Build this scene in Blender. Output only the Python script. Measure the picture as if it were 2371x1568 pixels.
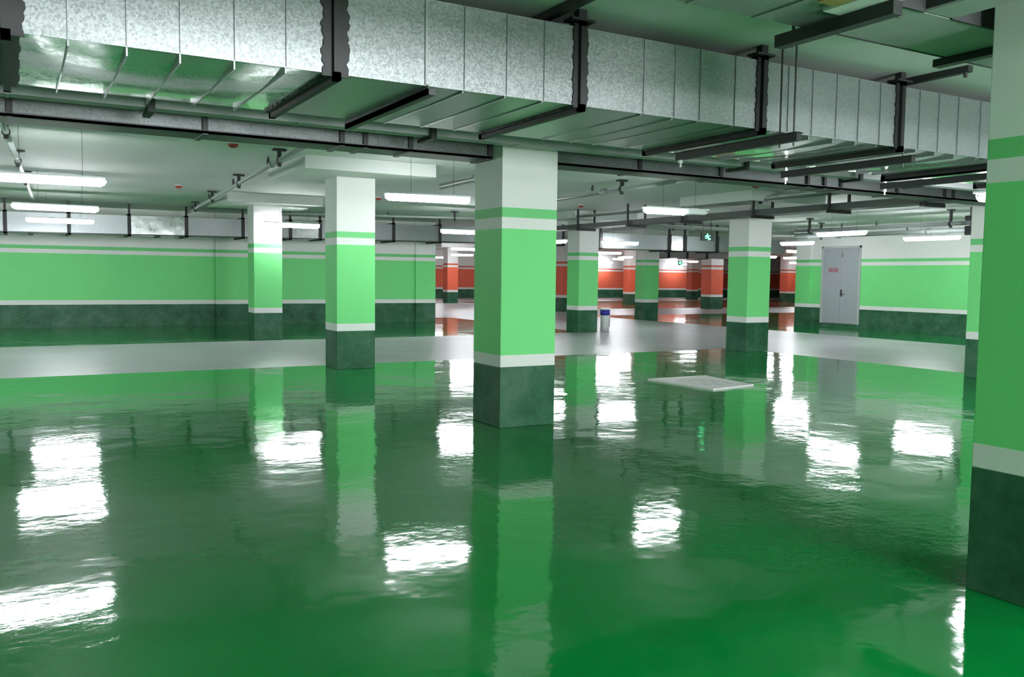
import bpy, bmesh, math, random
from mathutils import Vector, Matrix

# ------------------------------------------------------------------ clear
for o in list(bpy.data.objects):
    bpy.data.objects.remove(o, do_unlink=True)
S = bpy.context.scene
COL = S.collection
random.seed(7)

# ------------------------------------------------------------------ camera
# world: X runs along the big duct, Y runs away from the viewer along the column rows
F_PX, PITCH, ROLL, YAW, EYE = 2015.1, 0.0712, 0.0121, 0.5208, 1.4895
cam_d = bpy.data.cameras.new('camera')
cam_d.sensor_fit = 'HORIZONTAL'
cam_d.sensor_width = 36.0
cam_d.lens = F_PX / 2371.0 * 36.0
cam_d.clip_start, cam_d.clip_end = 0.05, 300
cam = bpy.data.objects.new('camera', cam_d)
COL.objects.link(cam)
M = (Matrix.Rotation(-YAW, 4, 'Z') @ Matrix.Rotation(math.pi / 2 - PITCH, 4, 'X') @ Matrix.Rotation(ROLL, 4, 'Z'))
cam.matrix_world = Matrix.Translation((0, 0, EYE)) @ M
S.camera = cam

# ------------------------------------------------------------------ view and world
S.view_settings.view_transform = 'Standard'
S.view_settings.look = 'None'
S.view_settings.gamma = 1.0
S.view_settings.use_curve_mapping = False
S.view_settings.exposure = 0.0
W = bpy.data.worlds.new('world')
S.world = W
W.use_nodes = True
W.node_tree.nodes['Background'].inputs[0].default_value = (0.93, 0.97, 1.0, 1)
W.node_tree.nodes['Background'].inputs[1].default_value = 76.0      # daylight, enters by the entrance behind the viewer only
try:
    S.cycles.use_light_tree = True
    S.cycles.max_bounces = 10
    S.cycles.diffuse_bounces = 6
    S.cycles.glossy_bounces = 5
    S.cycles.sample_clamp_indirect = 12.0
except Exception:
    pass
TUBE = 74.0           # radiance of a lit tube cover

CEIL = 3.20
# daylight portal in the vehicle entrance of the back wall (sampling aid for the sky only)
EX0, EX1, EZ = 1.6, 6.3, 2.9
pd = bpy.data.lights.new('entrance_portal', 'AREA')
pd.shape = 'RECTANGLE'
pd.size, pd.size_y = EX1 - EX0, EZ
pd.cycles.is_portal = True
po = bpy.data.objects.new('entrance_portal', pd)
po.location = ((EX0 + EX1) / 2, -10.05, EZ / 2)
po.rotation_euler = (math.pi / 2, 0, 0)
COL.objects.link(po)

# ------------------------------------------------------------------ materials
def new_mat(name):
    m = bpy.data.materials.new(name)
    m.use_nodes = True
    nt = m.node_tree
    return m, nt, nt.nodes['Principled BSDF']

def N(nt, t, **kw):
    n = nt.nodes.new(t)
    for k, v in kw.items():
        setattr(n, k, v)
    return n

def L(nt, a, b):
    nt.links.new(a, b)

def noise(nt, scale, detail=3.0, rough=0.55, coord=None, stretch=None):
    n = N(nt, 'ShaderNodeTexNoise')
    n.inputs['Scale'].default_value = scale
    n.inputs['Detail'].default_value = detail
    n.inputs['Roughness'].default_value = rough
    g = N(nt, 'ShaderNodeNewGeometry')
    if stretch:
        mp = N(nt, 'ShaderNodeMapping')
        mp.inputs['Scale'].default_value = stretch
        L(nt, g.outputs['Position'], mp.inputs['Vector'])
        L(nt, mp.outputs['Vector'], n.inputs['Vector'])
    else:
        L(nt, g.outputs['Position'], n.inputs['Vector'])
    return n

def bump(nt, bs, height, dist, strength=1.0, normal=None):
    b = N(nt, 'ShaderNodeBump')
    b.inputs['Strength'].default_value = strength
    b.inputs['Distance'].default_value = dist
    L(nt, height, b.inputs['Height'])
    if normal is not None:
        L(nt, normal, b.inputs['Normal'])
    if bs is not None:
        L(nt, b.outputs['Normal'], bs.inputs['Normal'])
    return b

def ramp(nt, fac, stops, interp='LINEAR'):
    r = N(nt, 'ShaderNodeValToRGB')
    r.color_ramp.interpolation = interp
    e = r.color_ramp.elements
    while len(e) < len(stops):
        e.new(0.5)
    for k, (p, c) in enumerate(stops):
        e[k].position = p
        e[k].color = (c[0], c[1], c[2], 1)
    L(nt, fac, r.inputs['Fac'])
    return r

def plain(name, col, rough=0.5, metal=0.0, spec=0.5, var=0.0, vscale=4.0):
    m, nt, b = new_mat(name)
    b.inputs['Base Color'].default_value = (*col, 1)
    b.inputs['Roughness'].default_value = rough
    b.inputs['Metallic'].default_value = metal
    b.inputs['Specular IOR Level'].default_value = spec
    if var:
        n = noise(nt, vscale)
        lo = [max(0, c * (1 - var)) for c in col]
        hi = [min(1, c * (1 + var)) for c in col]
        r = ramp(nt, n.outputs['Fac'], [(0.3, lo), (0.7, hi)])
        L(nt, r.outputs['Color'], b.inputs['Base Color'])
    return m

WHITE = (0.80, 0.80, 0.78)
GREEN = (0.20, 0.74, 0.25)
ORANGE = (0.80, 0.15, 0.08)
STRIPE = (0.18, 0.62, 0.23)

def banded(name, main, stripe):
    """paint bands by height above the floor: white skirt, main colour, white, thin stripe, white"""
    m, nt, b = new_mat(name)
    g = N(nt, 'ShaderNodeNewGeometry')
    s = N(nt, 'ShaderNodeSeparateXYZ')
    L(nt, g.outputs['Position'], s.inputs[0])
    d = N(nt, 'ShaderNodeMath', operation='DIVIDE')
    d.inputs[1].default_value = 4.0
    L(nt, s.outputs['Z'], d.inputs[0])
    r = ramp(nt, d.outputs[0], [(0.0, WHITE), (0.710 / 4, main), (1.944 / 4, WHITE), (2.049 / 4, stripe), (2.145 / 4, WHITE)], 'CONSTANT')
    n = noise(nt, 1.3, 4)
    mx = N(nt, 'ShaderNodeMixRGB', blend_type='MULTIPLY')
    mx.inputs['Fac'].default_value = 1.0
    r2 = ramp(nt, n.outputs['Fac'], [(0.25, (0.94, 0.94, 0.94)), (0.75, (1, 1, 1))])
    L(nt, r.outputs['Color'], mx.inputs[1])
    L(nt, r2.outputs['Color'], mx.inputs[2])
    L(nt, mx.outputs['Color'], b.inputs['Base Color'])
    b.inputs['Roughness'].default_value = 0.55
    b.inputs['Specular IOR Level'].default_value = 0.3
    n2 = noise(nt, 60, 2)
    bump(nt, b, n2.outputs['Fac'], 0.0008, 0.5)
    return m

def plinth_mat():
    m, nt, b = new_mat('dark_green_plinth_paint')
    n = noise(nt, 2.2, 6, 0.65)
    n2 = noise(nt, 14, 4, 0.6)
    mx = N(nt, 'ShaderNodeMath', operation='MULTIPLY_ADD')
    mx.inputs[1].default_value = 0.3
    L(nt, n2.outputs['Fac'], mx.inputs[0])
    L(nt, n.outputs['Fac'], mx.inputs[2])
    r = ramp(nt, mx.outputs[0], [(0.45, (0.016, 0.075, 0.034)), (0.62, (0.030, 0.120, 0.060)), (0.85, (0.075, 0.165, 0.105))])
    L(nt, r.outputs['Color'], b.inputs['Base Color'])
    b.inputs['Roughness'].default_value = 0.5
    b.inputs['Specular IOR Level'].default_value = 0.25
    bump(nt, b, n2.outputs['Fac'], 0.003, 0.6)
    return m

def epoxy(name, col, rough, ripple, ior=1.6, mottled=0.1):
    """self-levelling glossy floor paint with trowel ripples"""
    m, nt, b = new_mat(name)
    n = noise(nt, 0.8, 4)
    lo = [c * (1 - mottled) for c in col]
    hi = [c * (1 + mottled) for c in col]
    r = ramp(nt, n.outputs['Fac'], [(0.3, lo), (0.7, hi)])
    L(nt, r.outputs['Color'], b.inputs['Base Color'])
    b.inputs['Roughness'].default_value = rough
    b.inputs['IOR'].default_value = ior
    if ripple:
        big = noise(nt, 1.15, 1.5, 0.5)
        mid = noise(nt, 3.4, 2.5, 0.6)
        patch = noise(nt, 0.45, 2)
        fine = noise(nt, 13, 3, 0.6, stretch=(1.0, 1.6, 1))
        pm = ramp(nt, patch.outputs['Fac'], [(0.35, (0.1, 0.1, 0.1)), (0.70, (1, 1, 1))], 'EASE')
        fc = N(nt, 'ShaderNodeMath', operation='SUBTRACT')
        fc.inputs[1].default_value = 0.5
        L(nt, fine.outputs['Fac'], fc.inputs[0])
        fm = N(nt, 'ShaderNodeMath', operation='MULTIPLY')
        L(nt, fc.outputs[0], fm.inputs[0])
        L(nt, pm.outputs['Color'], fm.inputs[1])
        b1 = bump(nt, None, big.outputs['Fac'], 0.011 * ripple)
        b2 = bump(nt, None, mid.outputs['Fac'], 0.0034 * ripple, normal=b1.outputs['Normal'])
        bump(nt, b, fm.outputs[0], 0.0013 * ripple, normal=b2.outputs['Normal'])
    return m

def lane_mat():
    m, nt, b = new_mat('grey_lane_epoxy')
    n = noise(nt, 0.9, 3, 0.5)
    r = ramp(nt, n.outputs['Fac'], [(0.3, (0.34, 0.355, 0.37)), (0.7, (0.41, 0.425, 0.44))])
    L(nt, r.outputs['Color'], b.inputs['Base Color'])
    b.inputs['Roughness'].default_value = 0.33
    return m

def galv(name, rough, tint=(0.34, 0.36, 0.365), wave=0.0, spangle=0.16, metal=0.55):
    m, nt, b = new_mat(name)
    v = N(nt, 'ShaderNodeTexVoronoi')
    v.inputs['Scale'].default_value = 95
    g = N(nt, 'ShaderNodeNewGeometry')
    L(nt, g.outputs['Position'], v.inputs['Vector'])
    bw = N(nt, 'ShaderNodeRGBToBW')
    L(nt, v.outputs['Color'], bw.inputs[0])
    lo = [c * (1 - spangle) for c in tint]
    hi = [min(1, c * (1 + spangle)) for c in tint]
    r = ramp(nt, bw.outputs[0], [(0.1, lo), (0.9, hi)])
    L(nt, r.outputs['Color'], b.inputs['Base Color'])
    b.inputs['Metallic'].default_value = metal
    rr = N(nt, 'ShaderNodeMath', operation='MULTIPLY_ADD')
    rr.inputs[1].default_value = 0.16
    rr.inputs[2].default_value = rough - 0.08
    L(nt, bw.outputs[0], rr.inputs[0])
    L(nt, rr.outputs[0], b.inputs['Roughness'])
    if wave:
        n = noise(nt, 1.6, 2)
        bump(nt, b, n.outputs['Fac'], wave)
    return m

def emit(name, col, strength):
    m, nt, b = new_mat(name)
    b.inputs['Base Color'].default_value = (0.8, 0.8, 0.8, 1)
    b.inputs['Emission Color'].default_value = (*col, 1)
    b.inputs['Emission Strength'].default_value = strength
    return m

M_green = banded('green_band_paint', GREEN, STRIPE)
M_orange = banded('orange_band_paint', ORANGE, (0.62, 0.13, 0.07))
M_plinth = plinth_mat()
M_white = plain('white_ceiling_paint', (0.66, 0.68, 0.66), 0.75, var=0.06, vscale=0.7)
M_cap = plain('white_column_head_paint', (0.72, 0.73, 0.70), 0.7, var=0.04, vscale=1.0)
M_floor = epoxy('green_epoxy_floor', (0.0005, 0.22, 0.040), 0.065, 0.85, 1.45)
M_orange_floor = epoxy('orange_epoxy_floor', (0.45, 0.14, 0.05), 0.10, 0.5, 1.6)
M_lane = lane_mat()
M_galv = galv('galvanised_steel', 0.36)
M_galv_dark = galv('darkened_galvanised_steel', 0.42, (0.27, 0.29, 0.295), 0.0, 0.14, 0.6)  # darker copy of the galvanised steel
M_slim = galv('slim_duct_galvanised_steel', 0.38, (0.17, 0.185, 0.185), 0.01, 0.2, 0.6)
M_bright = galv('bright_rolled_steel', 0.13, (0.70, 0.72, 0.72), 0.011, 0.06, 0.8)
M_black = plain('black_sealant', (0.012, 0.012, 0.013), 0.55)
M_steel = plain('black_painted_steel', (0.020, 0.021, 0.022), 0.45)
M_tray = plain('grey_tray_paint', (0.36, 0.37, 0.375), 0.5, var=0.12, vscale=3)
M_dtray = plain('dark_grey_tray_paint', (0.085, 0.09, 0.092), 0.5, var=0.12, vscale=3)
M_pipe = plain('grey_pipe_paint', (0.24, 0.27, 0.26), 0.4)
M_palepipe = plain('pale_pipe_paint', (0.45, 0.48, 0.47), 0.4)
M_zinc = plain('zinc_bolt', (0.75, 0.75, 0.74), 0.25, 0.9)
M_door = plain('grey_door_paint', (0.36, 0.38, 0.41), 0.45, var=0.03)
M_dframe = plain('grey_door_frame_paint', (0.46, 0.48, 0.49), 0.5)
M_red = plain('red_print', (0.45, 0.06, 0.10), 0.5)
M_detred = plain('red_detector_cap', (0.42, 0.045, 0.03), 0.5)
M_housing = plain('white_lamp_housing', (0.75, 0.76, 0.77), 0.4)
M_tube = emit('lit_tube_cover', (0.93, 0.96, 1.0), TUBE)
M_clear = plain('unlit_tube_cover', (0.70, 0.72, 0.72), 0.15)
M_sign_g = emit('green_exit_symbol', (0.06, 1.0, 0.32), 5.0)
M_sign_b = plain('dark_sign_panel', (0.012, 0.03, 0.02), 0.3)
M_bucket = plain('white_plastic', (0.62, 0.64, 0.64), 0.3)
M_lid = plain('white_lid_plastic', (0.82, 0.82, 0.82), 0.35)
M_blue = plain('blue_label', (0.02, 0.025, 0.30), 0.4)
M_cover = plain('pale_cover_plate', (0.56, 0.555, 0.55), 0.55, var=0.08, vscale=8)
M_slot = plain('cover_slot_shade', (0.28, 0.28, 0.28), 0.7)
M_rubber = plain('dark_rubber', (0.03, 0.03, 0.032), 0.6)
M_concrete = plain('bare_concrete_wall', (0.5, 0.52, 0.5), 0.8, var=0.1)
M_ochre = plain('ochre_tape', (0.42, 0.30, 0.12), 0.6, var=0.2, vscale=12)

# ------------------------------------------------------------------ mesh helpers
class MB:
    def __init__(self):
        self.v, self.f, self.mi = [], [], []

    def quad(self, pts, mi=0):
        n = len(self.v)
        self.v += [tuple(p) for p in pts]
        self.f.append(tuple(range(n, n + len(pts))))
        self.mi.append(mi)

    def box(self, x0, x1, y0, y1, z0, z1, mi=0, shear=None):
        n = len(self.v)
        P = [(x0, y0, z0), (x1, y0, z0), (x1, y1, z0), (x0, y1, z0), (x0, y0, z1), (x1, y0, z1), (x1, y1, z1), (x0, y1, z1)]
        self.v += P
        for q in ((0, 3, 2, 1), (4, 5, 6, 7), (0, 1, 5, 4), (1, 2, 6, 5), (2, 3, 7, 6), (3, 0, 4, 7)):
            self.f.append(tuple(n + i for i in q))
            self.mi.append(mi)
        return self

    def bar(self, a, b, w, h, mi=0):
        """rectangular bar from a to b, w across (horizontal), h vertical"""
        a, b = Vector(a), Vector(b)
        d = (b - a).normalized()
        up = Vector((0, 0, 1))
        if abs(d.z) > 0.95:
            up = Vector((0, 1, 0))
        s = d.cross(up).normalized()
        u = s.cross(d).normalized()
        n = len(self.v)
        for p in (a, b):
            for cx, cz in ((-1, -1), (1, -1), (1, 1), (-1, 1)):
                self.v.append(tuple(p + s * cx * w / 2 + u * cz * h / 2))
        for q in ((3, 2, 1, 0), (4, 5, 6, 7), (0, 1, 5, 4), (1, 2, 6, 5), (2, 3, 7, 6), (3, 0, 4, 7)):
            self.f.append(tuple(n + i for i in q))
            self.mi.append(mi)
        return self

    def tube(self, pts, radii, seg=12, mi=0, caps=True):
        """surface of revolution / pipe along a straight run of points"""
        pts = [Vector(p) for p in pts]
        if not isinstance(radii, (list, tuple)):
            radii = [radii] * len(pts)
        d = (pts[-1] - pts[0]).normalized()
        up = Vector((0, 0, 1)) if abs(d.z) < 0.9 else Vector((1, 0, 0))
        s = d.cross(up).normalized()
        u = s.cross(d).normalized()
        n = len(self.v)
        for p, r in zip(pts, radii):
            for k in range(seg):
                t = 2 * math.pi * k / seg
                self.v.append(tuple(p + s * math.cos(t) * r + u * math.sin(t) * r))
        for i in range(len(pts) - 1):
            for k in range(seg):
                k2 = (k + 1) % seg
                self.f.append((n + i * seg + k, n + i * seg + k2, n + (i + 1) * seg + k2, n + (i + 1) * seg + k))
                self.mi.append(mi)
        if caps:
            self.f.append(tuple(n + k for k in range(seg))[::-1])
            self.mi.append(mi)
            m = n + (len(pts) - 1) * seg
            self.f.append(tuple(m + k for k in range(seg)))
            self.mi.append(mi)
        return self

    def build(self, name, mats, parent=None, bevel=0.0, smooth=False):
        me = bpy.data.meshes.new(name)
        off = Vector((0, 0, 0))
        p = parent
        while p is not None:
            off += p.location
            p = p.parent
        me.from_pydata([tuple(Vector(v) - off) for v in self.v], [], self.f)
        if not isinstance(mats, (list, tuple)):
            mats = [mats]
        for m in mats:
            me.materials.append(m)
        for pl, i in zip(me.polygons, self.mi):
            pl.material_index = i
            pl.use_smooth = smooth
        bm = bmesh.new()
        bm.from_mesh(me)
        bmesh.ops.recalc_face_normals(bm, faces=bm.faces)
        bm.to_mesh(me)
        bm.free()
        o = bpy.data.objects.new(name, me)
        COL.objects.link(o)
        if parent is not None:
            o.parent = parent
        if bevel:
            md = o.modifiers.new('bevel', 'BEVEL')
            md.width = bevel
            md.segments = 2
            md.limit_method = 'ANGLE'
        return o

def box(x0, x1, y0, y1, z0, z1):
    return MB().box(x0, x1, y0, y1, z0, z1)

def tag(o, label, cat, group=None):
    o['label'] = label
    o['category'] = cat
    if group:
        o['group'] = group
    return o

def thing(name, loc, label, cat, group=None):
    o = bpy.data.objects.new(name, None)
    o.empty_display_size = 0.2
    o.location = loc
    COL.objects.link(o)
    return tag(o, label, cat, group)

def struct(o):
    o['kind'] = 'structure'
    return o

# ================================================================== SETTING
# floor: glossy green bays, grey driving lanes, orange bays far away
LX0, LX1 = 13.5, 19.4        # lane running away (in X)
LY0, LY1 = 13.85, 19.5       # lane running across (in Y)
xs = [-14, 11.9, LX0, LX1, 22.0, 58, 64]
ys = [-10, LY0, LY1, 28, 33, 34, 45, 53]
fl = MB()
for i in range(len(xs) - 1):
    for j in range(len(ys) - 1):
        xm, ym = (xs[i] + xs[i + 1]) / 2, (ys[j] + ys[j + 1]) / 2
        mi = 0
        if LX0 < xm < LX1 and ym < 34:
            mi = 1
        elif LY0 < ym < LY1 and xm < LX1:
            mi = 1
        elif 28 < ym < 34:
            mi = 1
        elif ym > 45 or xm > 58:
            mi = 1
        elif ym > 34:
            mi = 2 if xm > 22 else 1
        fl.quad([(xs[i], ys[j], 0), (xs[i + 1], ys[j], 0), (xs[i + 1], ys[j + 1], 0), (xs[i], ys[j + 1], 0)], mi)
struct(fl.build('floor', [M_floor, M_lane, M_orange_floor]))
struct(box(-14, 64, -10, 53, CEIL, CEIL + 0.2).build('ceiling', M_white))

def wall(name, x0, x1, y0, y1, mat, z1=CEIL, plinth=True, z0=0.0):
    w = box(x0, x1, y0, y1, 0.6 if plinth else z0, z1).build(name, mat)
    struct(w)
    if plinth:
        box(x0, x1, y0, y1, 0.0, 0.6).build('painted_plinth', M_plinth, w)
    return w

wall('wall_left', -14, 11.92, 25.9, 26.15, M_green)
wall('wall_left_return', 11.72, 11.92, 26.15, 52.6, M_orange)
wall('wall_far', 11.92, 64, 52.6, 52.8, M_orange)
wall('wall_end', 63.8, 64, 20.7, 52.6, M_orange)
wall('wall_west', -14, -13.8, -10, 25.9, M_green)
wall('wall_back', -13.8, EX0, -10, -9.8, M_green)
wall('wall_back_right', EX1, 34, -10, -9.8, M_green)
wall('wall_back_lintel', EX0, EX1, -10, -9.8, M_green, plinth=False, z0=EZ)
# pilasters on the left wall
for k, (a, b, d) in enumerate(((5.03, 5.70, 0.12), (5.70, 5.98, 0.06), (11.22, 11.92, 0.08))):
    t = box(a, b, 25.9 - d, 25.9, 0.6, CEIL).build('trim_%d' % (k + 1), M_green)
    struct(t)
    box(a, b, 25.9 - d, 25.9, 0, 0.6).build('painted_plinth', M_plinth, t)

# right wall with the double door
DW0, DW1, DZ0, DZ1 = 18.03, 19.52, 0.12, 2.57
wr = MB()
wr.box(22.73, 22.95, 7.0, DW0, 0.6, CEIL)
wr.box(22.73, 22.95, DW1, 20.55, 0.6, CEIL)
wr.box(22.73, 22.95, DW0, DW1, DZ1, CEIL)
w = struct(wr.build('wall_right', M_green))
pl = MB()
pl.box(22.73, 22.95, 7.0, DW0, 0.0, 0.6)
pl.box(22.73, 22.95, DW1, 20.55, 0.0, 0.6)
pl.box(22.70, 22.95, DW0, DW1, 0.0, DZ0)
pl.build('painted_plinth', M_plinth, w)
wall('wall_right_return', 22.95, 64, 20.4, 20.6, M_orange)
wall('wall_right_stub', 22.95, 34, 6.9, 7.1, M_green)
wall('wall_east', 33.8, 34, -9.8, 6.9, M_green)
t = struct(box(22.66, 22.73, 19.95, 20.55, 0.6, CEIL).build('trim_4', M_green))
box(22.66, 22.73, 19.95, 20.55, 0, 0.6).build('painted_plinth', M_plinth, t)

d = bpy.data.objects.new('door_1', None)
d.location = (22.73, DW0, DZ0)
COL.objects.link(d)
struct(d)
fr = MB()
fr.box(22.69, 22.80, DW0, DW0 + 0.06, DZ0, DZ1)
fr.box(22.69, 22.80, DW1 - 0.06, DW1, DZ0, DZ1)
fr.box(22.69, 22.80, DW0, DW1, DZ1 - 0.06, DZ1)
fr.build('door_frame', M_dframe, d)
ym = 18.79
for a, b in ((DW0 + 0.065, ym - 0.006), (ym + 0.006, DW1 - 0.065)):
    leaf = box(22.73, 22.78, a, b, DZ0 + 0.01, DZ1 - 0.065).build('door_leaf', M_door, d, 0.004)
    if a < 18.5:
        h = MB()
        h.box(22.715, 22.73, ym - 0.075, ym - 0.025, 0.98, 1.2)
        h.tube([(22.69, ym - 0.05, 1.06), (22.69, ym - 0.19, 1.06)], 0.012)
        h.tube([(22.73, ym - 0.05, 1.06), (22.685, ym - 0.05, 1.06)], 0.012)
        h.build('door_handle', M_rubber, leaf)
        box(22.722, 22.73, ym - 0.08, ym - 0.02, 2.22, 2.34).build('door_bolt', M_zinc, leaf)
    else:
        # red lettering: illegible strokes in a block of four characters
        g = MB()
        y1 = 19.27
        for c in range(4):
            yc = y1 - c * 0.1
            for (a0, a1, z0, z1) in ((0, 0.085, 0.0, 0.018), (0, 0.085, 0.055, 0.073), (0.0, 0.085, 0.11, 0.126), (0.034, 0.052, 0, 0.126),
                                     (0.0, 0.016, 0.03, 0.10) if c % 2 else (0.069, 0.085, 0.02, 0.09)):
                g.box(22.726, 22.73, yc - a1, yc - a0, 1.755 + z0, 1.755 + z1)
        g.build('red_lettering', M_red, leaf)
box(22.722, 22.73, DW0 + 0.07, DW0 + 0.11, 2.38, 2.50).build('door_closer', M_zinc, d)

# ================================================================== COLUMNS
CW, CD = 0.63, 0.575
def column(x, y, mat, label, wx=CW, wy=CD, head=1.03, group=None):
    c = thing('concrete_column', (x, y, 0), label, 'column', 'green banded columns' if mat is M_green else 'orange banded columns')
    x0, x1, y0, y1 = x - wx / 2, x + wx / 2, y - wy / 2, y + wy / 2
    box(x0, x1, y0, y1, 0, 0.6).build('plinth', M_plinth, c, 0.006)
    box(x0, x1, y0, y1, 0.6, 3.0).build('shaft', mat, c, 0.006)
    box(x - head, x + head, y - head, y + head, 3.0, CEIL).build('column_head', M_white, c, 0.01)
    return c

column(4.425, 7.675, M_green, 'large green and white banded column in the middle foreground, reaching up to the duct')
column(4.69, 13.41, M_green, 'green banded column left of the middle foreground one, by the near edge of the lane')
column(4.99, 20.03, M_green, 'brightly lit pale green banded column at the far edge of the grey lane on the left')
column(13.31, 13.32, M_green, 'two-tone green banded column right of centre, at the corner where the grey lanes meet')
column(4.31, 2.205, M_green, 'shaded green column cut off by the right edge of the photo, nearest to the viewer')
column(13.235, 7.97, M_green, 'green column mostly hidden behind the nearest right-hand column')
column(13.51, 19.72, M_green, 'evenly lit green column beside the white bucket with the blue band')
column(20.21, 25.33, M_green, 'small far green column with a light left face and a dark right face, past the bucket')
column(20.75, 31.6, M_orange, 'far orange banded column peeping out just right of the big middle column')
column(20.75, 43.0, M_orange, 'far orange banded column in the gap left of the big middle column')
column(29.75, 38.7, M_orange, 'far orange column showing as a thin strip left of the small far green column')
column(41.9, 47.4, M_orange, 'dimmer far orange column just left of the brightest orange column')
column(30.1, 32.6, M_orange, 'brightest far orange column, broad, left of the two-tone green column', 0.80, 0.70)
column(44.6, 41.0, M_orange, 'dark red far column right of the two-tone green column, by the edge of the green wall', 0.95, 0.7)

# ================================================================== BIG DUCT
DY0, DY1, DZB, DZT = 4.76, 6.08, 2.60, 3.09
duct = thing('air_duct', (3.2, 5.4, 2.6), 'large galvanised rectangular air duct with black flanges crossing the upper foreground', 'air duct')
cuts = [-3.2, -1.6, 0.0, 1.58, 3.21, 4.82, 6.39, 8.0, 9.6, 11.2, 12.8]
ribs = {2: [0.26, 0.52, 0.77, 1.04, 1.31], 3: [2.38, 2.67, 2.94], 4: [3.73, 4.0, 4.23, 4.56], 5: [5.10, 5.36, 5.63, 5.89, 6.15], 6: [6.65, 6.91, 7.18, 7.5, 7.75]}

def duct_section(x0, x1, y0, y1, z0, z1, rib, mat, parent, belly=0.0, tilt=0.0, rib_h=0.011, rib_z=0.011):
    """sheet metal box with standing seams; belly lets the underside sag between the seams"""
    m = MB()
    nx, ny = 14, 8
    def zz(x, z):
        return z + tilt * x
    m.quad([(x0, y0, zz(x0, z0)), (x1, y0, zz(x1, z0)), (x1, y0, zz(x1, z1)), (x0, y0, zz(x0, z1))])
    m.quad([(x0, y1, zz(x0, z0)), (x1, y1, zz(x1, z0)), (x1, y1, zz(x1, z1)), (x0, y1, zz(x0, z1))])
    m.quad([(x0, y0, zz(x0, z1)), (x1, y0, zz(x1, z1)), (x1, y1, zz(x1, z1)), (x0, y1, zz(x0, z1))])
    m.quad([(x0, y0, zz(x0, z0)), (x0, y1, zz(x0, z0)), (x0, y1, zz(x0, z1)), (x0, y0, zz(x0, z1))])
    m.quad([(x1, y0, zz(x1, z0)), (x1, y1, zz(x1, z0)), (x1, y1, zz(x1, z1)), (x1, y0, zz(x1, z1))])
    b = len(m.v)
    for i in range(nx + 1):
        for j in range(ny + 1):
            u, v = i / nx, j / ny
            x = x0 + (x1 - x0) * u
            s = belly * (math.sin(math.pi * u) ** 0.8) * (math.sin(math.pi * v) ** 0.8) if 0 < i < nx and 0 < j < ny else 0
            m.v.append((x, y0 + (y1 - y0) * v, zz(x, z0) - s))
    for i in range(nx):
        for j in range(ny):
            k = b + i * (ny + 1) + j
            m.f.append((k, k + 1, k + ny + 2, k + ny + 1))
            m.mi.append(1 if len(mat) > 1 else 0)
    for x in rib:
        m.box(x - 0.004, x + 0.004, y0 - rib_h, y0, zz(x, z0), zz(x, z1))
        u = (x - x0) / (x1 - x0)
        bz = belly * (math.sin(math.pi * u) ** 0.8) * 0.9
        m.box(x - 0.004, x + 0.004, y0 + 0.02, y1 - 0.02, zz(x, z0) - rib_z - bz, zz(x, z0) + 0.001)
    # folded corner lips
    for y in (y0,):
        m.bar((x0, y, zz(x0, z0)), (x1, y, zz(x1, z0)), 0.007, 0.007)
        m.bar((x0, y, zz(x0, z1)), (x1, y, zz(x1, z1)), 0.007, 0.007)
    o = m.build('duct_section', mat, parent)
    for p in o.data.polygons:
        if abs(p.normal.z) > 0.5 and belly:
            p.use_smooth = True
    return o

for k in range(len(cuts) - 1):
    shiny = k <= 2 or k >= 5
    duct_section(cuts[k] + 0.002, cuts[k + 1] - 0.002, DY0, DY1, DZB, DZT, ribs.get(k, []), ([M_galv, M_bright] if k <= 2 else [M_galv_dark, M_bright] if k >= 5 else [M_galv]), duct, 0.045 if k == 2 else 0.03 if shiny else 0.006, rib_z=0.006)  # right-hand fronts take the darker steel, so their shade is in the colour

def smeared_strip(m, p0, p1, side, half, depth_v, n=44, jit=0.13):
    """irregular band of sealant from p0 to p1; side = across vector, depth_v = thickness vector"""
    p0, p1, side, dv = Vector(p0), Vector(p1), Vector(side), Vector(depth_v)
    a, b = [], []
    phs = (random.uniform(0, 6), random.uniform(0, 6))
    for i in range(n + 1):
        t = p0.lerp(p1, i / n)
        wob = [0.6 * math.sin(ph + i * w) + 0.4 * math.sin(ph * 2 + i * w * 2.7) for ph, w in zip(phs, (0.55, 0.47))]
        a.append(t - side * half * (1 + jit * wob[0] + random.uniform(-0.06, 0.06)))
        b.append(t + side * half * (1 + jit * wob[1] + random.uniform(-0.06, 0.06)))
    for i in range(n):
        lo = [a[i], a[i + 1], b[i + 1], b[i]]
        hi = [q + dv for q in lo]
        m.quad(hi)
        m.quad(lo[::-1])
        m.quad([lo[0], lo[1], hi[1], hi[0]])
        m.quad([lo[2], lo[3], hi[3], hi[2]])
    m.quad([a[0], b[0], b[0] + dv, a[0] + dv])
    m.quad([a[-1], b[-1], b[-1] + dv, a[-1] + dv])

def flange(x, half=0.055, smear=True):
    m = MB()
    g = 0.022
    if smear:
        smeared_strip(m, (x, DY0, DZB - 0.02), (x, DY0, DZT + 0.02), (1, 0, 0), half, (0, -0.014, 0))
        smeared_strip(m, (x, DY0, DZB), (x, DY1, DZB), (1, 0, 0), half * 0.75, (0, 0, -0.016))
    # the paired angle irons
    m.box(x - 0.02, x + 0.02, DY0 - 0.045, DY0, DZB - 0.045, DZT + 0.04)
    m.box(x - 0.02, x + 0.02, DY1, DY1 + 0.045, DZB - 0.045, DZT + 0.04)
    m.box(x - 0.02, x + 0.02, DY0 - 0.045, DY1 + 0.045, DZB - 0.045, DZB)
    m.box(x - 0.02, x + 0.02, DY0 - 0.045, DY1 + 0.045, DZT, DZT + 0.04)
    return m.build('flange', M_black, duct)

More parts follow.
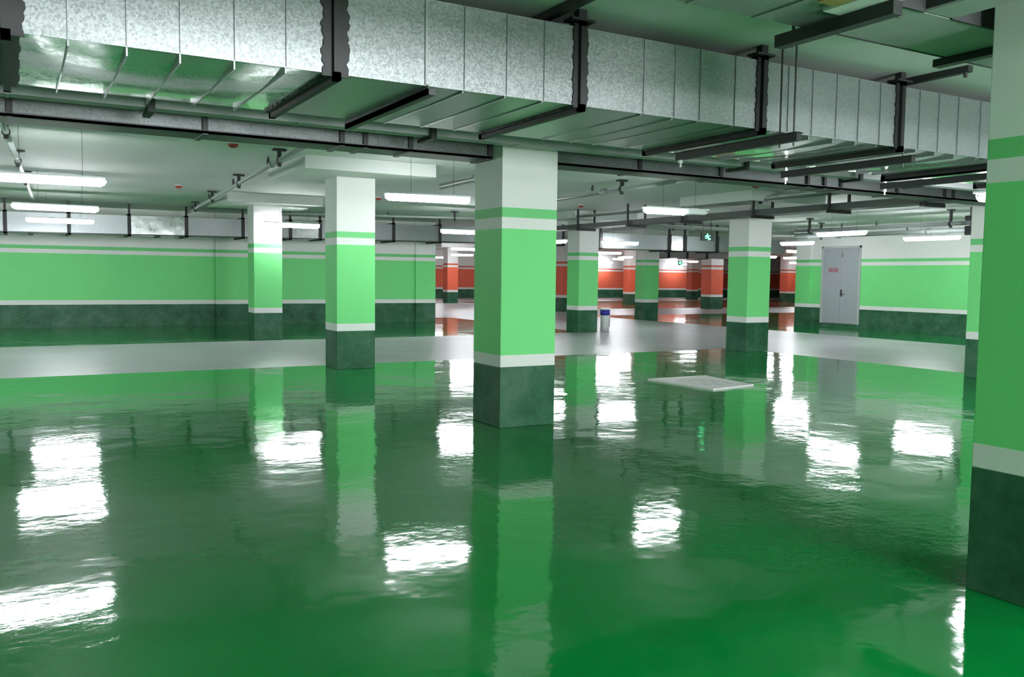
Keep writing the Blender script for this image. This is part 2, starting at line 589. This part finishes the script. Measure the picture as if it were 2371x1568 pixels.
for x in (-1.6, 0.0, 1.58, 3.21, 4.82, 6.39, 8.0, 9.6, 11.2):
    flange(x, 0.075 if x in (0.0, 1.58) else 0.055)
# thin joint and its bearing bar
m = MB()
m.box(2.12, 2.136, DY0 - 0.012, DY0, DZB, DZT)
m.box(2.12, 2.136, DY0 - 0.012, DY1, DZT, DZT + 0.012)
m.build('slim_joint', M_tray, duct)
for x in (2.13, 8.07):
    m = MB()
    m.box(x, x + 0.055, DY0 - 0.02, DY1 + 0.12, DZB - 0.055, DZB - 0.02)
    m.box(x, x + 0.008, DY0 - 0.02, DY1 + 0.12, DZB - 0.055, DZB + 0.0)
    m.build('support_bar', M_steel, duct)
# top plates and channels that tie the flanges to the slab
for x in (3.21, 4.82, 6.39):
    m = MB()
    m.box(x - 0.10, x + 0.08, DY0 - 0.06, DY0 + 0.05, DZT + 0.03, DZT + 0.045)
    m.box(x - 0.03, x + 0.03, DY0 - 0.03, DY0 + 0.03, DZT + 0.03, CEIL)
    m.build('hanger_plate', M_black, duct)

def ceiling_channel(x, y0, y1, label):
    c = thing('ceiling_channel', (x, y0, CEIL - 0.05), label, 'steel channel', 'steel channels on the ceiling')
    box(x - 0.03, x + 0.03, y0, y1, CEIL - 0.05, CEIL).build('channel', M_steel, c)
    m = MB()
    m.tube([(x, y0 + 0.04, CEIL), (x, y0 + 0.04, CEIL - 0.085)], 0.016, 8)
    m.build('bolt', M_rubber, c)
ceiling_channel(3.05, 4.0, 5.6, 'dark steel channel on the ceiling at top centre, just above the duct')
ceiling_channel(6.62, 4.30, 5.0, 'dark steel channel on the ceiling joining the duct flange nearest the right-hand column')

# trapeze bars with bright bolt ends hung under the duct
def trapeze(x, y0, y1, z, rods, label):
    c = thing('trapeze_hanger', (x, y0, z), label, 'duct hanger', 'trapeze bars under the big duct')
    m = MB()
    m.box(x - 0.025, x + 0.025, y0, y1, z - 0.03, z + 0.03)
    m.box(x - 0.04, x + 0.04, y0, y1, z + 0.024, z + 0.03)
    m.build('bar', M_steel, c)
    for (ry, zt) in rods:
        MB().tube([(x, ry, z - 0.06), (x, ry, zt)], 0.007, 6).build('threaded_rod', M_steel, c)
    m = MB()
    for dz in (-0.045, 0.045):
        m.tube([(x, y1 - 0.04, z + dz - 0.012), (x, y1 - 0.04, z + dz + 0.012)], 0.022, 6)
    m.tube([(x, y1 - 0.04, z - 0.09), (x, y1 - 0.04, z + 0.09)], 0.009, 6)
    m.build('bolt', M_zinc, c)
trapeze(4.86, 4.42, 5.72, 2.505, [(4.47, CEIL), (4.60, CEIL)], 'black trapeze bar on two thin rods, first bar right of the middle column')
trapeze(6.52, 4.70, 6.12, 2.505, [(4.80, 2.597)], 'black trapeze bar with a bright bolt, below the flange with the ceiling channel')
trapeze(8.09, 4.70, 6.2, 2.495, [(4.80, 2.542)], 'black trapeze bar under the duct running behind the nearest right-hand column')

# ================================================================== CABLE TRAY AND SLIM DUCT BEHIND THE BIG DUCT
def angle_bracket(m, x, y0, y1, z, h=0.12):
    m.box(x - 0.025, x + 0.025, y0, y0 + 0.03, z, z + h)
    m.box(x - 0.025, x + 0.025, y0, y1, z - 0.03, z)

tr = thing('cable_tray', (4.0, 6.95, 2.68), 'long grey cable tray running just behind the lower edge of the big duct', 'cable tray')
m = MB()
m.box(-4, 14.5, 6.885, 7.03, 2.68, 2.83)
for k in range(10):
    m.box(-4 + k * 2 - 0.012, -4 + k * 2 + 0.012, 6.88, 7.035, 2.675, 2.835)
m.build('tray_body', M_tray, tr)
for x in (0.9, 3.13, 6.75, 8.55, 9.7, 11.5):
    m = MB()
    angle_bracket(m, x, 6.82, 7.12, 2.672, 0.16)
    m.build('bracket', M_rubber, tr)
    for ry, rz in ((6.835, 2.75), (7.09, 2.65)):
        MB().tube([(x, ry, rz), (x, ry, CEIL - 0.002)], 0.008, 6).build('threaded_rod', M_steel, tr)

def slim_duct(x0, x1, fl, label):
    c = thing('slim_duct', ((x0 + x1) / 2, 7.75, 2.65), label, 'air duct', 'slim ducts under the cable tray')
    c0 = [x0] + fl + [x1]
    m = MB()
    m.box(x0, x1, 7.60, 7.94, 2.66, 2.95)
    m.build('duct_body', M_slim, c)
    m = MB()
    m.box(x0, x1, 7.575, 7.60, 2.635, 2.665)
    m.box(x0, x1, 7.575, 7.94, 2.635, 2.655)
    m.build('bottom_rail', M_dtray, c)
    for x in fl:
        f = MB()
        f.box(x - 0.022, x + 0.022, 7.57, 7.60, 2.635, 2.97)
        f.box(x - 0.022, x + 0.022, 7.57, 7.96, 2.625, 2.655)
        f.box(x - 0.022, x + 0.022, 7.57, 7.96, 2.95, 2.97)
        f.build('flange', M_steel, c)
    return c
slim_duct(-4, 4.10, [0.01, 1.41, 2.58, 2.80, 3.24, 4.075], 'slim galvanised duct with black flanges left of the middle column, under the cable tray')
slim_duct(4.75, 14.5, [5.92, 7.09, 8.52, 8.82, 9.12, 10.21, 11.23, 11.42], 'slim galvanised duct with black flanges right of the middle column, under the cable tray')

# ================================================================== OVERHEAD TEE TRAY AND DUCT END NEAR THE VIEWER
t = thing('tee_tray', (3.9, 2.8, 2.7), 'dark grey T-shaped cable tray overhead at the top right, near the closest column', 'cable tray')
m = MB()
m.box(3.36, 9.0, 2.575, 3.005, 2.70, 2.71)
m.box(3.59, 3.79, -1.5, 2.56, 2.70, 2.71)
m.box(3.36, 9.0, 3.006, 3.02, 2.697, 2.80, 1)
m.box(3.36, 3.59, 2.56, 2.574, 2.697, 2.80, 1)
m.box(3.79, 9.0, 2.56, 2.574, 2.697, 2.80, 1)
m.box(3.59, 3.602, -1.5, 2.56, 2.71, 2.80, 1)
m.box(3.778, 3.79, -1.5, 2.56, 2.71, 2.80, 1)
m.build('tray_body', [M_tray, M_rubber], t)
for x, y, zt in ((4.45, 3.04, 2.998), (6.5, 3.04, CEIL - 0.002)):
    MB().tube([(x, y, 2.68), (x, y, zt)], 0.008, 6).build('threaded_rod', M_steel, t)
MB().box(4.40, 4.46, 2.50, 3.08, 2.66, 2.70).build('support_bar', M_steel, t)

t = thing('duct_end', (2.4, 2.8, 2.72), 'dusty duct end at the top edge, on a black bar beside the T-shaped tray', 'air duct')
m = MB()
m.box(-3.0, 3.34, 2.42, 3.03, 2.70, 2.97)
for x in (1.2, 1.9, 2.6, 3.0):
    m.box(x - 0.004, x + 0.004, 2.41, 3.035, 2.694, 2.975)
m.build('duct_body', M_galv, t)
box(3.05, 3.16, 2.405, 2.70, 2.688, 2.90).build('tape_patch', M_ochre, t)
box(3.18, 3.342, 2.40, 2.78, 2.69, 2.95).build('white_collar', M_lid, t)
m = MB()
m.box(3.29, 3.35, 2.50, 3.17, 2.63, 2.69)
m.build('support_bar', M_steel, t)
for y in (2.53, 3.12):
    MB().tube([(3.365, y, 2.63), (3.365, y, 2.998)], 0.008, 6).build('threaded_rod', M_steel, t)

# ================================================================== WALL DUCT (far left), CROSSING DUCT, FAR DUCT
wd = thing('wall_duct', (5, 24.4, 2.46), 'galvanised duct with black flanges running along the far left green wall', 'air duct')
TILT = 0.009
wc = [-6, -4.2, -2.3, -0.12, 1.23, 2.59, 3.96, 5.40, 6.68, 7.52, 9.72, 11.21, 13.4, 15.64]
for k in range(len(wc) - 1):
    shiny = k in (5, 8)
    rb = [wc[k] + (wc[k + 1] - wc[k]) * q for q in (0.25, 0.45, 0.7, 0.88)] if shiny else []
    duct_section(wc[k] + 0.002, wc[k + 1] - 0.002, 24.0, 24.9, 2.41, 2.88, rb, [M_bright if shiny else M_galv_dark], wd, 0.02 if shiny else 0.004, TILT, 0.012)
for x in wc[1:]:
    m = MB()
    z = TILT * x
    m.box(x - 0.04, x + 0.04, 23.95, 24.0, 2.37 + z, 2.92 + z)
    m.box(x - 0.04, x + 0.04, 23.95, 24.95, 2.36 + z, 2.41 + z)
    m.box(x - 0.04, x + 0.04, 23.95, 24.95, 2.88 + z, 2.92 + z)
    m.box(x - 0.025, x + 0.025, 23.98, 24.03, 2.88 + z, CEIL)
    m.build('flange', M_black, wd)
for x in (0.41, 3.27):
    m = MB()
    z = TILT * x
    m.box(x - 0.05, x + 0.05, 23.96, 24.5, 2.35 + z, 2.41 + z)
    m.build('support_bar', M_black, wd)
m = MB()
m.bar((-6, 23.985, 2.405 - 6 * TILT), (15.64, 23.985, 2.405 + 15.64 * TILT), 0.03, 0.03)
m.build('bottom_rail', M_steel, wd)

cd = thing('crossing_duct', (18, 21.3, 2.36), 'dull grey duct crossing behind the two-tone column, under the green exit sign', 'air duct')
cx = [15.0, 17.6, 18.22, 19.55, 21.2]
for k in range(len(cx) - 1):
    duct_section(cx[k] + .002, cx[k + 1] - .002, 21.0, 21.9, 2.36, 2.80, [], [M_bright if k == 1 else M_galv_dark], cd, 0.0)
duct_section(21.202, 22.6, 21.0, 21.9, 2.36, 2.80, [], [M_galv_dark], cd, 0.0)
for x in cx:
    m = MB()
    m.box(x - 0.045, x + 0.045, 20.95, 21.0, 2.33, 2.84)
    m.box(x - 0.045, x + 0.045, 20.95, 21.95, 2.32, 2.36)
    m.box(x - 0.03, x + 0.03, 20.98, 21.03, 2.80, CEIL - 0.004)
    m.build('flange', M_black, cd)

fd = thing('far_duct', (27.5, 31.4, 2.42), 'bright far galvanised duct in short sections above the far red wall', 'air duct')
fx = [24.6, 25.95, 27.05, 28.26, 30.0]
for k in range(len(fx) - 1):
    duct_section(fx[k] + .002, fx[k + 1] - .002, 31.0, 31.6, 2.44, 2.72, [], [M_bright], fd, 0.02)
for x in fx:
    m = MB()
    m.box(x - 0.05, x + 0.05, 30.96, 31.64, 2.40, 2.44)
    m.box(x - 0.05, x + 0.05, 30.96, 31.0, 2.40, 2.76)
    m.box(x - 0.03, x + 0.03, 30.98, 31.02, 2.72, CEIL - 0.004)
    m.build('flange', M_black, fd)

# ================================================================== TRAY RUNNING AWAY AT THE TWO-TONE COLUMN
t = thing('lane_tray', (12.6, 13, 2.7), 'dark cable tray running away, passing in front of the top of the two-tone column', 'cable tray')
m = MB()
m.box(12.45, 12.86, 8.0, 22.5, 2.72, 2.73)
m.box(12.45, 12.465, 8.0, 22.5, 2.73, 2.83)
m.box(12.845, 12.86, 8.0, 22.5, 2.73, 2.83)
m.build('tray_body', M_dtray, t)
for y in (8.75, 10.55, 12.35, 14.4, 16.3, 18.35, 20.6):
    m = MB()
    m.box(12.38, 12.93, y - 0.04, y + 0.04, 2.665, 2.72)
    m.box(12.38, 12.42, y - 0.02, y + 0.02, 2.69, CEIL)
    m.box(12.89, 12.93, y - 0.02, y + 0.02, 2.69, CEIL)
    m.build('hanger_frame', M_steel, t)

# ================================================================== SPRINKLER PIPES
def pipe(pts, r, mat, label, hangers=(), heads=(), bosses=()):
    """straight pipe with ceiling hangers (plate + rod + clip) and upright sprinkler heads given as fractions of the run"""
    a, b = Vector(pts[0]), Vector(pts[1])
    c = thing('sprinkler_pipe', ((a + b) / 2), label, 'sprinkler pipe', 'ceiling pipes')
    m = MB()
    m.tube([a, b], r, 12)
    for t_ in bosses:
        q = a.lerp(b, t_)
        d = (b - a).normalized()
        m.tube([q - d * 0.05, q + d * 0.05], r * 1.45, 12)
    m.build('pipe_run', mat, c, smooth=True)
    for t_ in hangers:
        q = a.lerp(b, t_)
        h = MB()
        h.box(q.x - 0.09, q.x + 0.09, q.y - 0.05, q.y + 0.05, CEIL - 0.03, CEIL - 0.005)
        h.box(q.x - 0.025, q.x + 0.025, q.y - 0.025, q.y + 0.025, q.z - r - 0.05, CEIL - 0.03)
        h.tube([(q.x, q.y - 0.03, q.z), (q.x, q.y + 0.03, q.z)], r + 0.012, 10)
        h.build('pipe_hanger', M_rubber, c)
    for t_ in heads:
        q = a.lerp(b, t_)
        h = MB()
        h.tube([(q.x, q.y, q.z + r * 0.6), (q.x, q.y, q.z + r + 0.03), (q.x, q.y, q.z + r + 0.035), (q.x, q.y, q.z + r + 0.085), (q.x, q.y, q.z + r + 0.12)], [0.022, 0.022, 0.03, 0.018, 0.007], 8)
        h.build('sprinkler_head', M_dtray, c)
    return c

def frac(y, y0, y1):
    return (y - y0) / (y1 - y0)

ya, yb = 8.4, 23.8
pipe([(2.98, ya, 3.04), (3.98, yb, 3.04)], 0.032, M_pipe, 'thin grey sprinkler pipe with T hangers running towards the far left wall duct',
     [frac(q, ya, yb) for q in (12.1, 15.6, 19.1, 22.2)], [frac(q, ya, yb) for q in (12.9, 16.2, 19.6, 22.9)], [frac(12.6, ya, yb)])
pipe([(-0.12, 9.2, 3.04), (0.42, 21.5, 3.04)], 0.034, M_palepipe, 'pale pipe at the left edge running away above the leftmost tube lights', [0.18, 0.42, 0.66], [0.5], [0.36, 0.44])
pipe([(9.02, 8.6, 3.04), (9.66, 17.5, 3.04)], 0.045, M_pipe, 'grey sprinkler pipe right of the middle column, running above the half-lit tube light',
     [frac(12.4, 8.6, 17.5), frac(16.2, 8.6, 17.5)], [frac(13.4, 8.6, 17.5)], [frac(13.0, 8.6, 17.5)])
pipe([(6.25, 8.6, 3.04), (6.54, 13.95, 3.04)], 0.05, M_pipe, 'short grey pipe stub showing just left of the middle column above a tube light', [0.25], [0.72], [0.72])
pipe([(12.66, 8.3, 3.04), (12.60, 19.5, 3.04)], 0.04, M_pipe, 'grey sprinkler pipe above the dark tray that passes the two-tone column',
     [frac(12.4, 8.3, 19.5), frac(10.0, 8.3, 19.5)], [frac(13.0, 8.3, 19.5)], ())
pipe([(19.3, 12.2, 2.86), (19.3, 17.6, 2.86)], 0.05, M_pipe, 'upper thick pipe of the rack above the grey door, left of the shaded column', [0.12, 0.9], [0.5, 0.7])
pipe([(20.9, 12.6, 2.80), (20.9, 19.0, 2.80)], 0.06, M_pipe, 'lower thick pipe of the rack above the grey door, nearer the wall', [0.1, 0.85], [0.4], [0.1, 0.3, 0.75])
pipe([(5.2, 22.6, 3.02), (11.9, 20.4, 3.02)], 0.03, M_pipe, 'thin pipe slanting above the wall duct between the left column and the middle column', [0.3, 0.75], [0.5])
pipe([(15.1, 19.6, 2.97), (22.3, 19.6, 2.97)], 0.06, M_pipe, 'thick grey pipe crossing above the crossing duct beside the green exit sign', [0.2, 0.6], [0.4], [0.3, 0.5])

# pipe clamp block at the end of the rack
c = thing('pipe_clamp', (19.2, 12.25, 2.6), 'dark pipe clamp ends stacked beside the shaded column, right of the far tube light', 'pipe clamp')
for z in (2.62, 2.72, 2.95):
    m = MB()
    m.tube([(19.05, 12.1, z), (19.05, 12.3, z)], 0.06, 10)
    m.build('coupling', M_rubber, c)
box(19.02, 19.08, 12.15, 12.2, 2.58, CEIL).build('bracket', M_dtray, c)

# ================================================================== SMOKE DETECTORS
def detector(x, y, label, mat=M_detred, r=0.075):
    c = thing('smoke_detector', (x, y, CEIL), label, 'smoke detector', 'red-capped ceiling detectors')
    MB().tube([(x, y, CEIL), (x, y, CEIL - 0.02)], [r * 0.9, r], 16).build('base', M_lid, c, smooth=False)
    MB().tube([(x, y, CEIL - 0.02), (x, y, CEIL - 0.05), (x, y, CEIL - 0.066)], [r * 0.95, r * 0.8, r * 0.4], 16).build('cap', mat, c)
detector(2.87, 18.2, 'red-capped ceiling detector above the second left tube light')
detector(2.56, 11.9, 'red-capped ceiling detector just below the slim duct at upper left')
detector(11.7, 17.2, 'red-capped ceiling detector right of the middle column, above the dark tray')
detector(11.7, 11.6, 'red-capped ceiling detector close under the slim duct on the right')
detector(7.05, 18.3, 'red-capped ceiling detector between the left column and the middle column')

# ================================================================== TUBE LIGHTS
def tube_light(p0, p1, label, lit=1.0, z=2.58, top=CEIL):
    """weatherproof tube fitting: flat white housing, rounded glowing cover, pointed end caps, two hanging wires"""
    a, b = Vector((p0[0], p0[1], z)), Vector((p1[0], p1[1], z))
    d = (b - a).normalized()
    c = thing('tube_light', ((a + b) / 2), label, 'tube light', 'hanging tube lights')
    r = 0.062
    up = Vector((0, 0, 1))
    s = d.cross(up).normalized()
    # housing: tapered channel above the cover
    m = MB()
    m.bar(a + d * 0.02 + up * 0.042, b - d * 0.02 + up * 0.042, 0.15, 0.024)
    m.build('housing', M_housing, c, 0.004)
    L_ = (b - a).length
    e = a + d * (L_ * lit)
    m = MB()
    if lit >= 1:
        m.tube([a + d * 0.02, a + d * 0.07, b - d * 0.07, b - d * 0.02], [r * 0.55, r, r, r * 0.55], 14)
    else:
        m.tube([a + d * 0.02, a + d * 0.07, e], [r * 0.55, r, r], 14)
    for k, v in enumerate(m.v):
        v = Vector(v)
        if v.z > z + 0.03:
            m.v[k] = (v.x, v.y, z + 0.03)
    m.build('lit_cover', M_tube, c, smooth=False)
    if lit < 1:
        m = MB()
        m.tube([e, b - d * 0.07, b - d * 0.02], [r * 0.75, r * 0.65, r * 0.35], 14)
        m.build('unlit_cover', M_clear, c)
    for p, q in ((a, a + d * 0.03), (b - d * 0.03, b)):
        MB().tube([p, q], [0.012 if p == a else r * 0.5, r * 0.5 if p == a else 0.012], 8).build('end_cap', M_clear, c)
    for t_ in (0.3, 0.8):
        q = a.lerp(b, t_)
        MB().tube([(q.x, q.y, z + 0.05), (q.x, q.y, top)], 0.0025, 5).build('hanging_wire', M_rubber, c)
    return c

tube_light((-0.30, 11.83), (1.03, 11.78), 'nearest tube light at the left edge, cut off by the frame')
tube_light((0.0, 16.95), (1.36, 17.05), 'middle of the three tube lights at the left edge, just above the wall duct')
tube_light((0.26, 21.3), (1.60, 21.25), 'tube light shining right in front of the left end of the wall duct')
tube_light((4.80, 19.45), (6.12, 19.55), 'tube light whose left end is hidden by the pale lit column on the left')
tube_light((4.48, 11.40), (5.75, 11.28), 'long bright tube light between the left column and the middle column')
tube_light((9.10, 19.45), (10.35, 19.35), 'tube light tucked behind the left edge of the middle column')
tube_light((8.73, 11.08), (10.03, 11.02), 'half-lit tube light right of the middle column with a dead right end', 0.62)
tube_light((14.72, 20.55), (15.97, 20.45), 'tube light left of the crossing duct, above the white bucket', z=2.50)
tube_light((22.2, 31.4), (23.5, 31.3), 'far tube light just under the crossing duct, right of the evenly lit column')
tube_light((16.72, 14.55), (16.66, 13.10), 'tube light hanging in front of the grey double door')
tube_light((20.2, 18.95), (20.3, 17.75), 'tube light between the two-tone column and the grey door')
tube_light((20.0, 14.60), (20.0, 13.02), 'tube light at far right, in front of the green wall beside the shaded column')
tube_light((9.37, 5.93), (10.7, 5.93), 'tube light hidden behind the nearest right-hand column, reflected at the bottom right', z=2.45, top=2.597)
far_lights = [
    ((36.9, 51.9), (38.2, 51.9), 'tiny tube light low between the evenly lit column and the red wall'),
    ((30.4, 41.3), (31.7, 41.3), 'bright far tube light left of the small far green column'),
    ((28.2, 36.6), (28.3, 37.9), 'tiny far tube light touching the top left of the small far green column'),
    ((36.7, 42.5), (38.0, 42.5), 'far tube light just left of the brightest orange column'),
    ((43.9, 51.6), (45.2, 51.6), 'dim far tube light beside the tiny green sign'),
    ((33.5, 31.2), (33.5, 30.0), 'upper tiny tube light beside the left end of the door wall'),
    ((43.4, 39.9), (43.4, 38.75), 'lower tiny tube light beside the left end of the door wall'),
    ((15.3, 31.7), (16.6, 31.7), 'uppermost of the tube lights clustered left of the middle column, near the orange column'),
    ((19.6, 40.6), (20.9, 40.6), 'middle of the tube lights clustered left of the middle column, near the orange column'),
    ((22.0, 42.6), (23.3, 42.6), 'lowest of the tube lights clustered left of the middle column, near the orange column'),
    ((21.6, 47.6), (22.9, 47.6), 'lone far tube light left of the orange column by the left wall end'),
    ((14.55, 23.3), (14.6, 22.2), 'tube light peeping out at the right edge of the middle column'),
]
for a, b, lb in far_lights:
    tube_light(a, b, lb)
# unseen fittings added for their light; some continue the rows in view
hid = [((27.5, 45.5), (28.8, 45.5)), ((13.6, 47.0), (14.9, 47.0)), ((13.7, 37.5), (15.0, 37.5)), ((46.5, 32), (47.8, 32)), ((25.5, 23.6), (26.8, 23.6)),
       ((5.3, 0.7), (6.6, 0.7)), ((30.95, 30.2), (31.95, 30.2)), ((9.4, 0.7), (10.7, 0.7)), ((13.9, 0.7), (15.2, 0.7)),  # includes one added to brighten the broad orange column
       ((5.0, -4.6), (6.3, -4.6)), ((-4.6, 11.8), (-3.3, 11.8)), ((-4.4, 17.0), (-3.1, 17.0)), ((-4.2, 21.3), (-2.9, 21.3))]
for a, b in hid:
    tube_light(a, b, 'unseen tube light added for its light, outside the view or behind a column', 1.0)['group'] = 'tube lights out of sight'

# ================================================================== EXIT SIGNS
def exit_sign(x, y, z, w, h, label):
    """box with a glowing green running figure and arrow on its face (towards the viewer, -Y)"""
    c = thing('exit_sign', (x, y, z), label, 'exit sign', 'green exit signs')
    box(x - w / 2, x + w / 2, y, y + 0.04, z - h / 2, z + h / 2).build('panel', M_sign_b, c)
    g = MB()
    k = h / 0.20
    def poly(pts):
        f = [(x + px * k, y - 0.006, z + pz * k) for px, pz in pts]
        bk = [(p[0], y, p[2]) for p in f]
        g.quad(f)
        for i in range(len(f)):
            j = (i + 1) % len(f)
            g.quad([f[i], f[j], bk[j], bk[i]])
    # running figure
    n = 12
    poly([(-0.012 + 0.021 * math.cos(2 * math.pi * i / n), 0.072 + 0.021 * math.sin(2 * math.pi * i / n)) for i in range(n)])
    poly([(-0.045, 0.045), (0.010, 0.050), (0.022, 0.0), (0.0, -0.018), (-0.03, -0.005)])
    poly([(-0.045, 0.045), (-0.03, 0.03), (-0.075, 0.0), (-0.095, 0.012), (-0.09, 0.022)])
    poly([(0.010, 0.050), (0.02, 0.028), (0.06, 0.012), (0.095, 0.035), (0.085, 0.045), (0.06, 0.03)])
    poly([(-0.03, -0.005), (0.0, -0.018), (-0.03, -0.045), (-0.09, -0.04), (-0.09, -0.022), (-0.045, -0.028)])
    poly([(0.0, -0.018), (0.022, 0.0), (0.055, -0.03), (0.03, -0.085), (0.008, -0.085), (0.03, -0.035)])
    # arrow
    poly([(0.075, -0.03), (0.115, -0.055), (0.075, -0.08)])
    poly([(0.045, -0.047), (0.075, -0.047), (0.075, -0.063), (0.05, -0.063)])
    g.build('running_figure', M_sign_g, c)
    for dx in (-w * 0.35, w * 0.35):
        MB().tube([(x + dx, y + 0.02, z + h / 2), (x + dx, y + 0.02, CEIL)], 0.006, 5).build('hanging_rod', M_rubber, c)
exit_sign(15.5, 17.0, 2.56, 0.40, 0.19, 'glowing green running-figure exit sign left of the two-tone column')
exit_sign(39.2, 45.6, 2.55, 0.36, 0.30, 'tiny far green exit sign above the far red wall')

# ================================================================== BUCKET
bx, by = 14.215, 19.62
c = thing('paint_bucket', (bx, by, 0), 'tall white paint bucket with a blue band under its lid, beside a green column', 'bucket')
MB().tube([(bx, by, 0.005), (bx, by, 0.36), (bx, by, 0.37), (bx, by, 0.47)], [0.118, 0.128, 0.128, 0.132], 28).build('body', M_bucket, c, smooth=True)
MB().tube([(bx, by, 0.45), (bx, by, 0.60)], [0.134, 0.137], 28).build('blue_band', M_blue, c, smooth=True)
MB().tube([(bx, by, 0.60), (bx, by, 0.615), (bx, by, 0.645), (bx, by, 0.655)], [0.14, 0.15, 0.15, 0.13], 28).build('lid', M_lid, c, smooth=True)
m = MB()
pts = []
for k in range(9):
    t_ = k / 8
    pts.append(Vector((bx + 0.138, by - 0.02, 0.42 - 0.30 * math.sin(math.pi * t_ / 2))))
m.bar(pts[0], pts[-1], 0.012, 0.03)
m.build('handle', M_rubber, c)

# ================================================================== ACCESS COVER
c = thing('access_cover', (8.55, 9.4, 0), 'pale square access cover with slots lying on the green floor before the two-tone column', 'floor cover')
corners = [(8.02, 9.98), (9.13, 9.98), (8.99, 8.84), (8.11, 8.70)]
ring = MB()
inner = [((x - 8.56) * 0.93 + 8.56, (y - 9.37) * 0.93 + 9.37) for x, y in corners]
for i in range(4):
    j = (i + 1) % 4
    ring.quad([(*corners[i], 0.022), (*corners[j], 0.022), (*inner[j], 0.022), (*inner[i], 0.022)])
    ring.quad([(*corners[i], 0), (*corners[j], 0), (*corners[j], 0.022), (*corners[i], 0.022)])
    ring.quad([(*inner[i], 0), (*inner[j], 0), (*inner[j], 0.022), (*inner[i], 0.022)])
ring.build('frame', M_cover, c)
pm = MB()
pm.quad([(*p, 0.018) for p in inner])
pm.quad([(*p, 0.001) for p in inner][::-1])
for i in range(4):
    j = (i + 1) % 4
    pm.quad([(*inner[i], 0.001), (*inner[j], 0.001), (*inner[j], 0.018), (*inner[i], 0.018)])
pm.build('plate', M_cover, c)
sm = MB()
for r_ in range(5):
    for q in range(3):
        x0 = 8.26 + q * 0.21 + (r_ % 2) * 0.05
        y0 = 9.05 + r_ * 0.14
        sm.box(x0, x0 + 0.14, y0, y0 + 0.025, 0.017, 0.0195)
sm.build('slots', M_slot, c)
